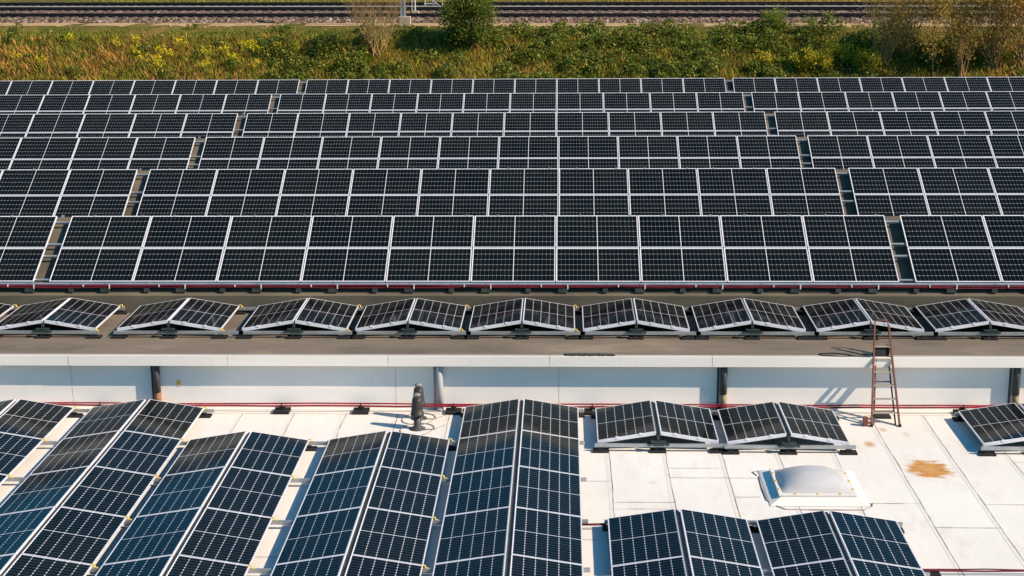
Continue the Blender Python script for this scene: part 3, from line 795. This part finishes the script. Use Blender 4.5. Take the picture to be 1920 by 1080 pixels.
tag(link('grass', me), 'mixed green and dry brown grass covering the railway bank', 'grass', kind='stuff')
# bramble thicket
pos = []; sz = []; ix = []
def thicket(n, fpx, top, col):
    k = 0; tries = 0
    while k < n and tries < n * 30:
        tries += 1
        u = random.uniform(-34, 34); v = random.uniform(-12.5, -4.2)
        px, py = pix(u, v); f = fpx(px, py)
        c = nz(u, v * 1.3, .55, 21.0) + .5 * nz(u, v * 1.3, 1.5, 23.0)
        dens = f + c * .85
        if dens < .38 or random.random() > (dens - .2) * 1.6: continue
        H = top * max(.12, min(1.25, dens * .9 + nz(u, v, 1.3, 31.0) * .5))
        z = H * (1 - random.random() ** 2.2 * .75)
        pos.append(tr(u + random.uniform(-.1, .1), v, zbank(u, v) + z)); sz.append(random.uniform(.045, .115))
        ix.append(col(px, py, c)); k += 1
def br_f(px, py):
    f = 0
    if 930 < px < 1640: f = .62 if py > 62 else .42
    if px >= 1640: f = .32
    if 480 < px < 760 and py > 84: f = max(f, .62 if px < 690 else .30)
    if 760 <= px <= 930: f = max(f, .28)
    if px < 480: f = .10 if py > 100 else .02
    return f
thicket(84000, br_f, .85, lambda px, py, c: (0 if random.random() < .72 else 1) if random.random() < .86 else 2)
me = leaves(np.array(pos), np.array(sz), ix, [M['l_bramble'], M['l_dark'], M['g_olive']], 'bramble', .35)
tag(link('bramble_thicket', me), 'dark green bramble thicket spreading over the bank', 'brambles', kind='stuff')

def branches(mb, p, d, L, r, depth, tips, spread, up=.15, kids=(3, 5), nseg=4):
    pts = [p]; rad = [r]
    for i in range(nseg):
        d = (d + Vector((random.uniform(-1, 1), random.uniform(-1, 1), random.uniform(-.6, 1))) * .13 + Vector((0, 0, up * .3))).normalized()
        pts.append(pts[-1] + d * L / nseg); rad.append(r * (1 - .75 * (i + 1) / nseg))
    mb.tube(pts, rad, 5 if depth > 1 else 4, caps=False)
    tips += pts[2:]
    if depth == 0: return
    for _ in range(random.randint(*kids)):
        i = random.randint(1, nseg); q = pts[i]
        dd = (d + Vector((random.uniform(-1, 1), random.uniform(-1, 1), random.uniform(-.3, .8))) * spread).normalized()
        branches(mb, q, dd, L * random.uniform(.5, .75), rad[i] * .7 + .002, depth - 1, tips, spread, up, kids, nseg)
def shrub(name, u, v, H, label, cat, nleaf, lsize, mat, wood, stems, spread, leafr, group=None, depth=2, base_r=.05, up=.2, skew=.0):
    base = tr(u, v, zbank(u, v) - .05); o = empty(name, base, label, cat, group); mb = MB(); tips = []
    for s in range(stems):
        d = Vector((random.uniform(-1, 1) * spread + skew, random.uniform(-1, 1) * spread, 1)).normalized()
        branches(mb, Vector((random.uniform(-.25, .25) * (stems > 1), random.uniform(-.2, .2) * (stems > 1), 0)), d, H * random.uniform(.5, .75), base_r, depth, tips, .75, up)
    mb.build('trunk', wood, o)
    if nleaf:
        T = np.array([tuple(t) for t in tips]); pick = rng.integers(0, len(T), nleaf); zf = T[pick, 2] / max(T[:, 2])
        P = T[pick] + rng.normal(size=(nleaf, 3)) * leafr
        keep = P[:, 2] > .1; P = P[keep]
        cl = np.array([mnoise.noise(Vector((p[0] * 1.5, p[1] * 1.5, p[2] * 1.5 + u))) for p in P]); P = P[cl > -.22]
        me = leaves(P, rng.uniform(lsize * .55, lsize * 1.2, len(P)), np.zeros(len(P)), [mat], 'crown'); link('crown', me, o)
    return o
# leafy bush at the top of the bank, its crown of leaves packed in uneven lobes
u, v = on_bank(872, 88)
o = empty('leafy_bush', tr(u, v, zbank(u, v) - .1), 'dense rounded green bush standing at the top of the bank', 'bush'); mb = MB(); tips = []
for s in range(7): branches(mb, Vector((random.uniform(-.3, .3), random.uniform(-.2, .2), 0)), Vector((random.uniform(-.7, .7), random.uniform(-.5, .5), 1)).normalized(), 1.9, .05, 2, tips, .8, .2)
mb.build('trunk', M['bark'], o)
P = []
lobes = [(Vector((random.uniform(-1.25, 1.25), random.uniform(-.9, .9), random.uniform(.55, 3.3))), random.uniform(.45, .85)) for _ in range(34)]
lobes = [(c * (1 if abs(c.x) < 1.3 - abs(c.z - 2.0) * .35 else .8), r) for c, r in lobes]
for c, r in lobes:
    for _ in range(360):
        d = Vector((random.gauss(0, 1), random.gauss(0, 1), random.gauss(0, 1))).normalized() * r * (random.random() ** .45 + max(0, random.gauss(0, .28)))
        P.append(tuple(c + d))
P = np.array(P); P = P[P[:, 2] > .05]
link('crown', leaves(P, rng.uniform(.04, .10, len(P)), rng.integers(0, 4, len(P)) // 2, [M['l_dark'], M['l_olive']], 'crown'), o)
# bare shrub
u, v = on_bank(708, 108)
shrub('bare_shrub', u, v, 4.6, 'leafless tan shrub with spread twigs left of the steel mast', 'shrub', 60, .04, M['g_olive'], M['twig'], 11, .75, .1, depth=3, base_r=.034, up=.2)
# willows on the right
for i, (px, py, H, nl, lab) in enumerate(((1655, 128, 5.0, 2000, 'sparse olive sapling leftmost of the right hand trees'), (1745, 150, 5.6, 2200, 'tall sparse tree with one dark straight trunk'),
                                     (1700, 118, 4.6, 2000, 'sparse yellow green sapling just left of the dark trunk'), (1800, 140, 5.6, 5200, 'fuller olive green tree right of the dark trunk'),
                                     (1862, 135, 5.8, 6800, 'dense olive tree second from the right edge'), (1915, 130, 5.8, 6800, 'golden brown tree at the right edge of the bank'))):
    u, v = on_bank(px, min(py, 138)); v -= .8 if py > 138 else 0
    shrub('young_tree', u, v, H, lab, 'tree', nl, .070, [M['l_willow'], M['l_willow'], M['l_willow'], M['l_willow'], M['l_willow'], M['g_dry']][i], M['bark'] if i in (1,) else M['twig'], 1 if i == 1 else 13, .10 if i == 1 else .45, .30, 'young trees on the right of the bank', depth=2, base_r=.07 if i == 1 else .035, up=.3)
# yellow green broom and small bushes
for i, (px, py, H, nl, m, lab) in enumerate(((1500, 132, 1.2, 3600, 'l_broom', 'yellow green shrub second from left low on the bank'), (1572, 122, 1.3, 3600, 'l_broom', 'yellow green shrub third from left low on the bank'),
    (1432, 136, 1.0, 3000, 'l_broom', 'leftmost yellow green shrub low on the bank'), (1625, 134, 1.2, 3600, 'l_broom', 'rightmost yellow green shrub low on the bank'), (1535, 138, 1.1, 3000, 'l_broom', 'yellow green shrub between its taller neighbours at the panel edge'),
                                          (1450, 62, 1.3, 2600, 'g_green', 'bright green bush by the path, left one of two'), (1515, 66, .9, 1600, 'g_green', 'bright green bush by the path, right one of two'))):
    u, v = on_bank(px, py)
    shrub('low_shrub', u, v, H, lab, 'shrub', nl, .06, M[m], M['twig'], 8, .9, .17, depth=1, base_r=.02)
# yellow flowers
fl = [(338, 92), (300, 104), (312, 112), (256, 88), (258, 108), (268, 124), (296, 122), (388, 108), (420, 110), (462, 96), (482, 104), (440, 122), (478, 132), (388, 132), (300, 132), (520, 100), (556, 102), (30, 116), (130, 84), (218, 92), (78, 126)]
for i, (px, py) in enumerate(sorted(fl)):
    u, v = on_bank(px, py + 5); base = tr(u, v, zbank(u, v) - .03)
    big = 1.25 if (px, py) in ((338, 92), (312, 112), (462, 96), (482, 104)) else .85
    o = empty('flowering_plant', base, 'yellow flowering weed on the bank, %s from the left' % (ORD[i + 1] if i < 20 else 'last'), 'flowering plant', 'yellow flowering plants on the bank')
    mb = MB(); P = []
    for s in range(int(16 * big)):
        a = random.uniform(0, 6.28); r = random.random() ** .5 * .36 * big; h = random.uniform(.45, .85)
        tip = Vector((math.cos(a) * r, math.sin(a) * r, h)); mb.tube([(tip.x * .3, tip.y * .3, 0), tip], [.012, .006], 3, caps=False)
        for _ in range(8): P.append(tip + Vector((random.gauss(0, .045), random.gauss(0, .045), random.gauss(0, .05))))
    mb.build('stems', M['g_green'], o); P = np.array([tuple(p) for p in P])
    link('flowers', leaves(P, rng.uniform(.028, .055, len(P)), np.zeros(len(P)), [M['flower']], 'flowers', .6), o)
# pale stones along the top of the bank
mb = MB(); n = 0
for i in range(70):
    u = random.uniform(-33, 33); v = random.uniform(-5.4, -3.7); s = random.uniform(.04, .13); c = tr(u, v, zbank(u, v) + .02)
    vs_ = [c + Vector((x * s * random.uniform(.7, 1.4), y * s * random.uniform(.6, 1.2), z * s * random.uniform(.4, .8))) for x, y, z in ((1, 0, 0), (0, 1, 0), (-1, 0, 0), (0, -1, 0), (0, 0, 1), (0, 0, -1))]
    mb.add(vs_, [(0, 1, 4), (1, 2, 4), (2, 3, 4), (3, 0, 4), (1, 0, 5), (2, 1, 5), (3, 2, 5), (0, 3, 5)])
tag(mb.build('stones', M['path']), 'scattered pale stones along the gravel path edge', 'stones', kind='stuff')

# ------------------------------------------------------------------ light
SUN = Vector((.757, -.26, .60)).normalized()
el = math.asin(SUN.z); az = math.atan2(SUN.x, SUN.y)
w = bpy.data.worlds.new('World'); S.world = w; w.use_nodes = True
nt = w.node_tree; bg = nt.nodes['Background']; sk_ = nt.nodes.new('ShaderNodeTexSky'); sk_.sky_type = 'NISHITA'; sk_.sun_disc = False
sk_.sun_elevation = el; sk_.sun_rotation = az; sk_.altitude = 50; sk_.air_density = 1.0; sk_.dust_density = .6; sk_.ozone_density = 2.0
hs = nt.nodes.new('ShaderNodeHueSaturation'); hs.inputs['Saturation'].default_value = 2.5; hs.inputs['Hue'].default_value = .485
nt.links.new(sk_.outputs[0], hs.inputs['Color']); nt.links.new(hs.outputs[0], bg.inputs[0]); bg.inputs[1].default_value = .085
sl = bpy.data.lights.new('sun', 'SUN'); sl.energy = 4.1; sl.angle = R(.5); sl.color = (1.0, .845, .655)
so = bpy.data.objects.new('sun', sl); COL.objects.link(so); so.location = (30, -20, 60)
so.rotation_euler = SUN.to_track_quat('Z', 'Y').to_euler()
S.view_settings.view_transform = 'Standard'; S.view_settings.look = 'None'
S.view_settings.exposure = .72; S.view_settings.gamma = 1.0
S.cycles.use_denoising = True
S.cycles.max_bounces = 6
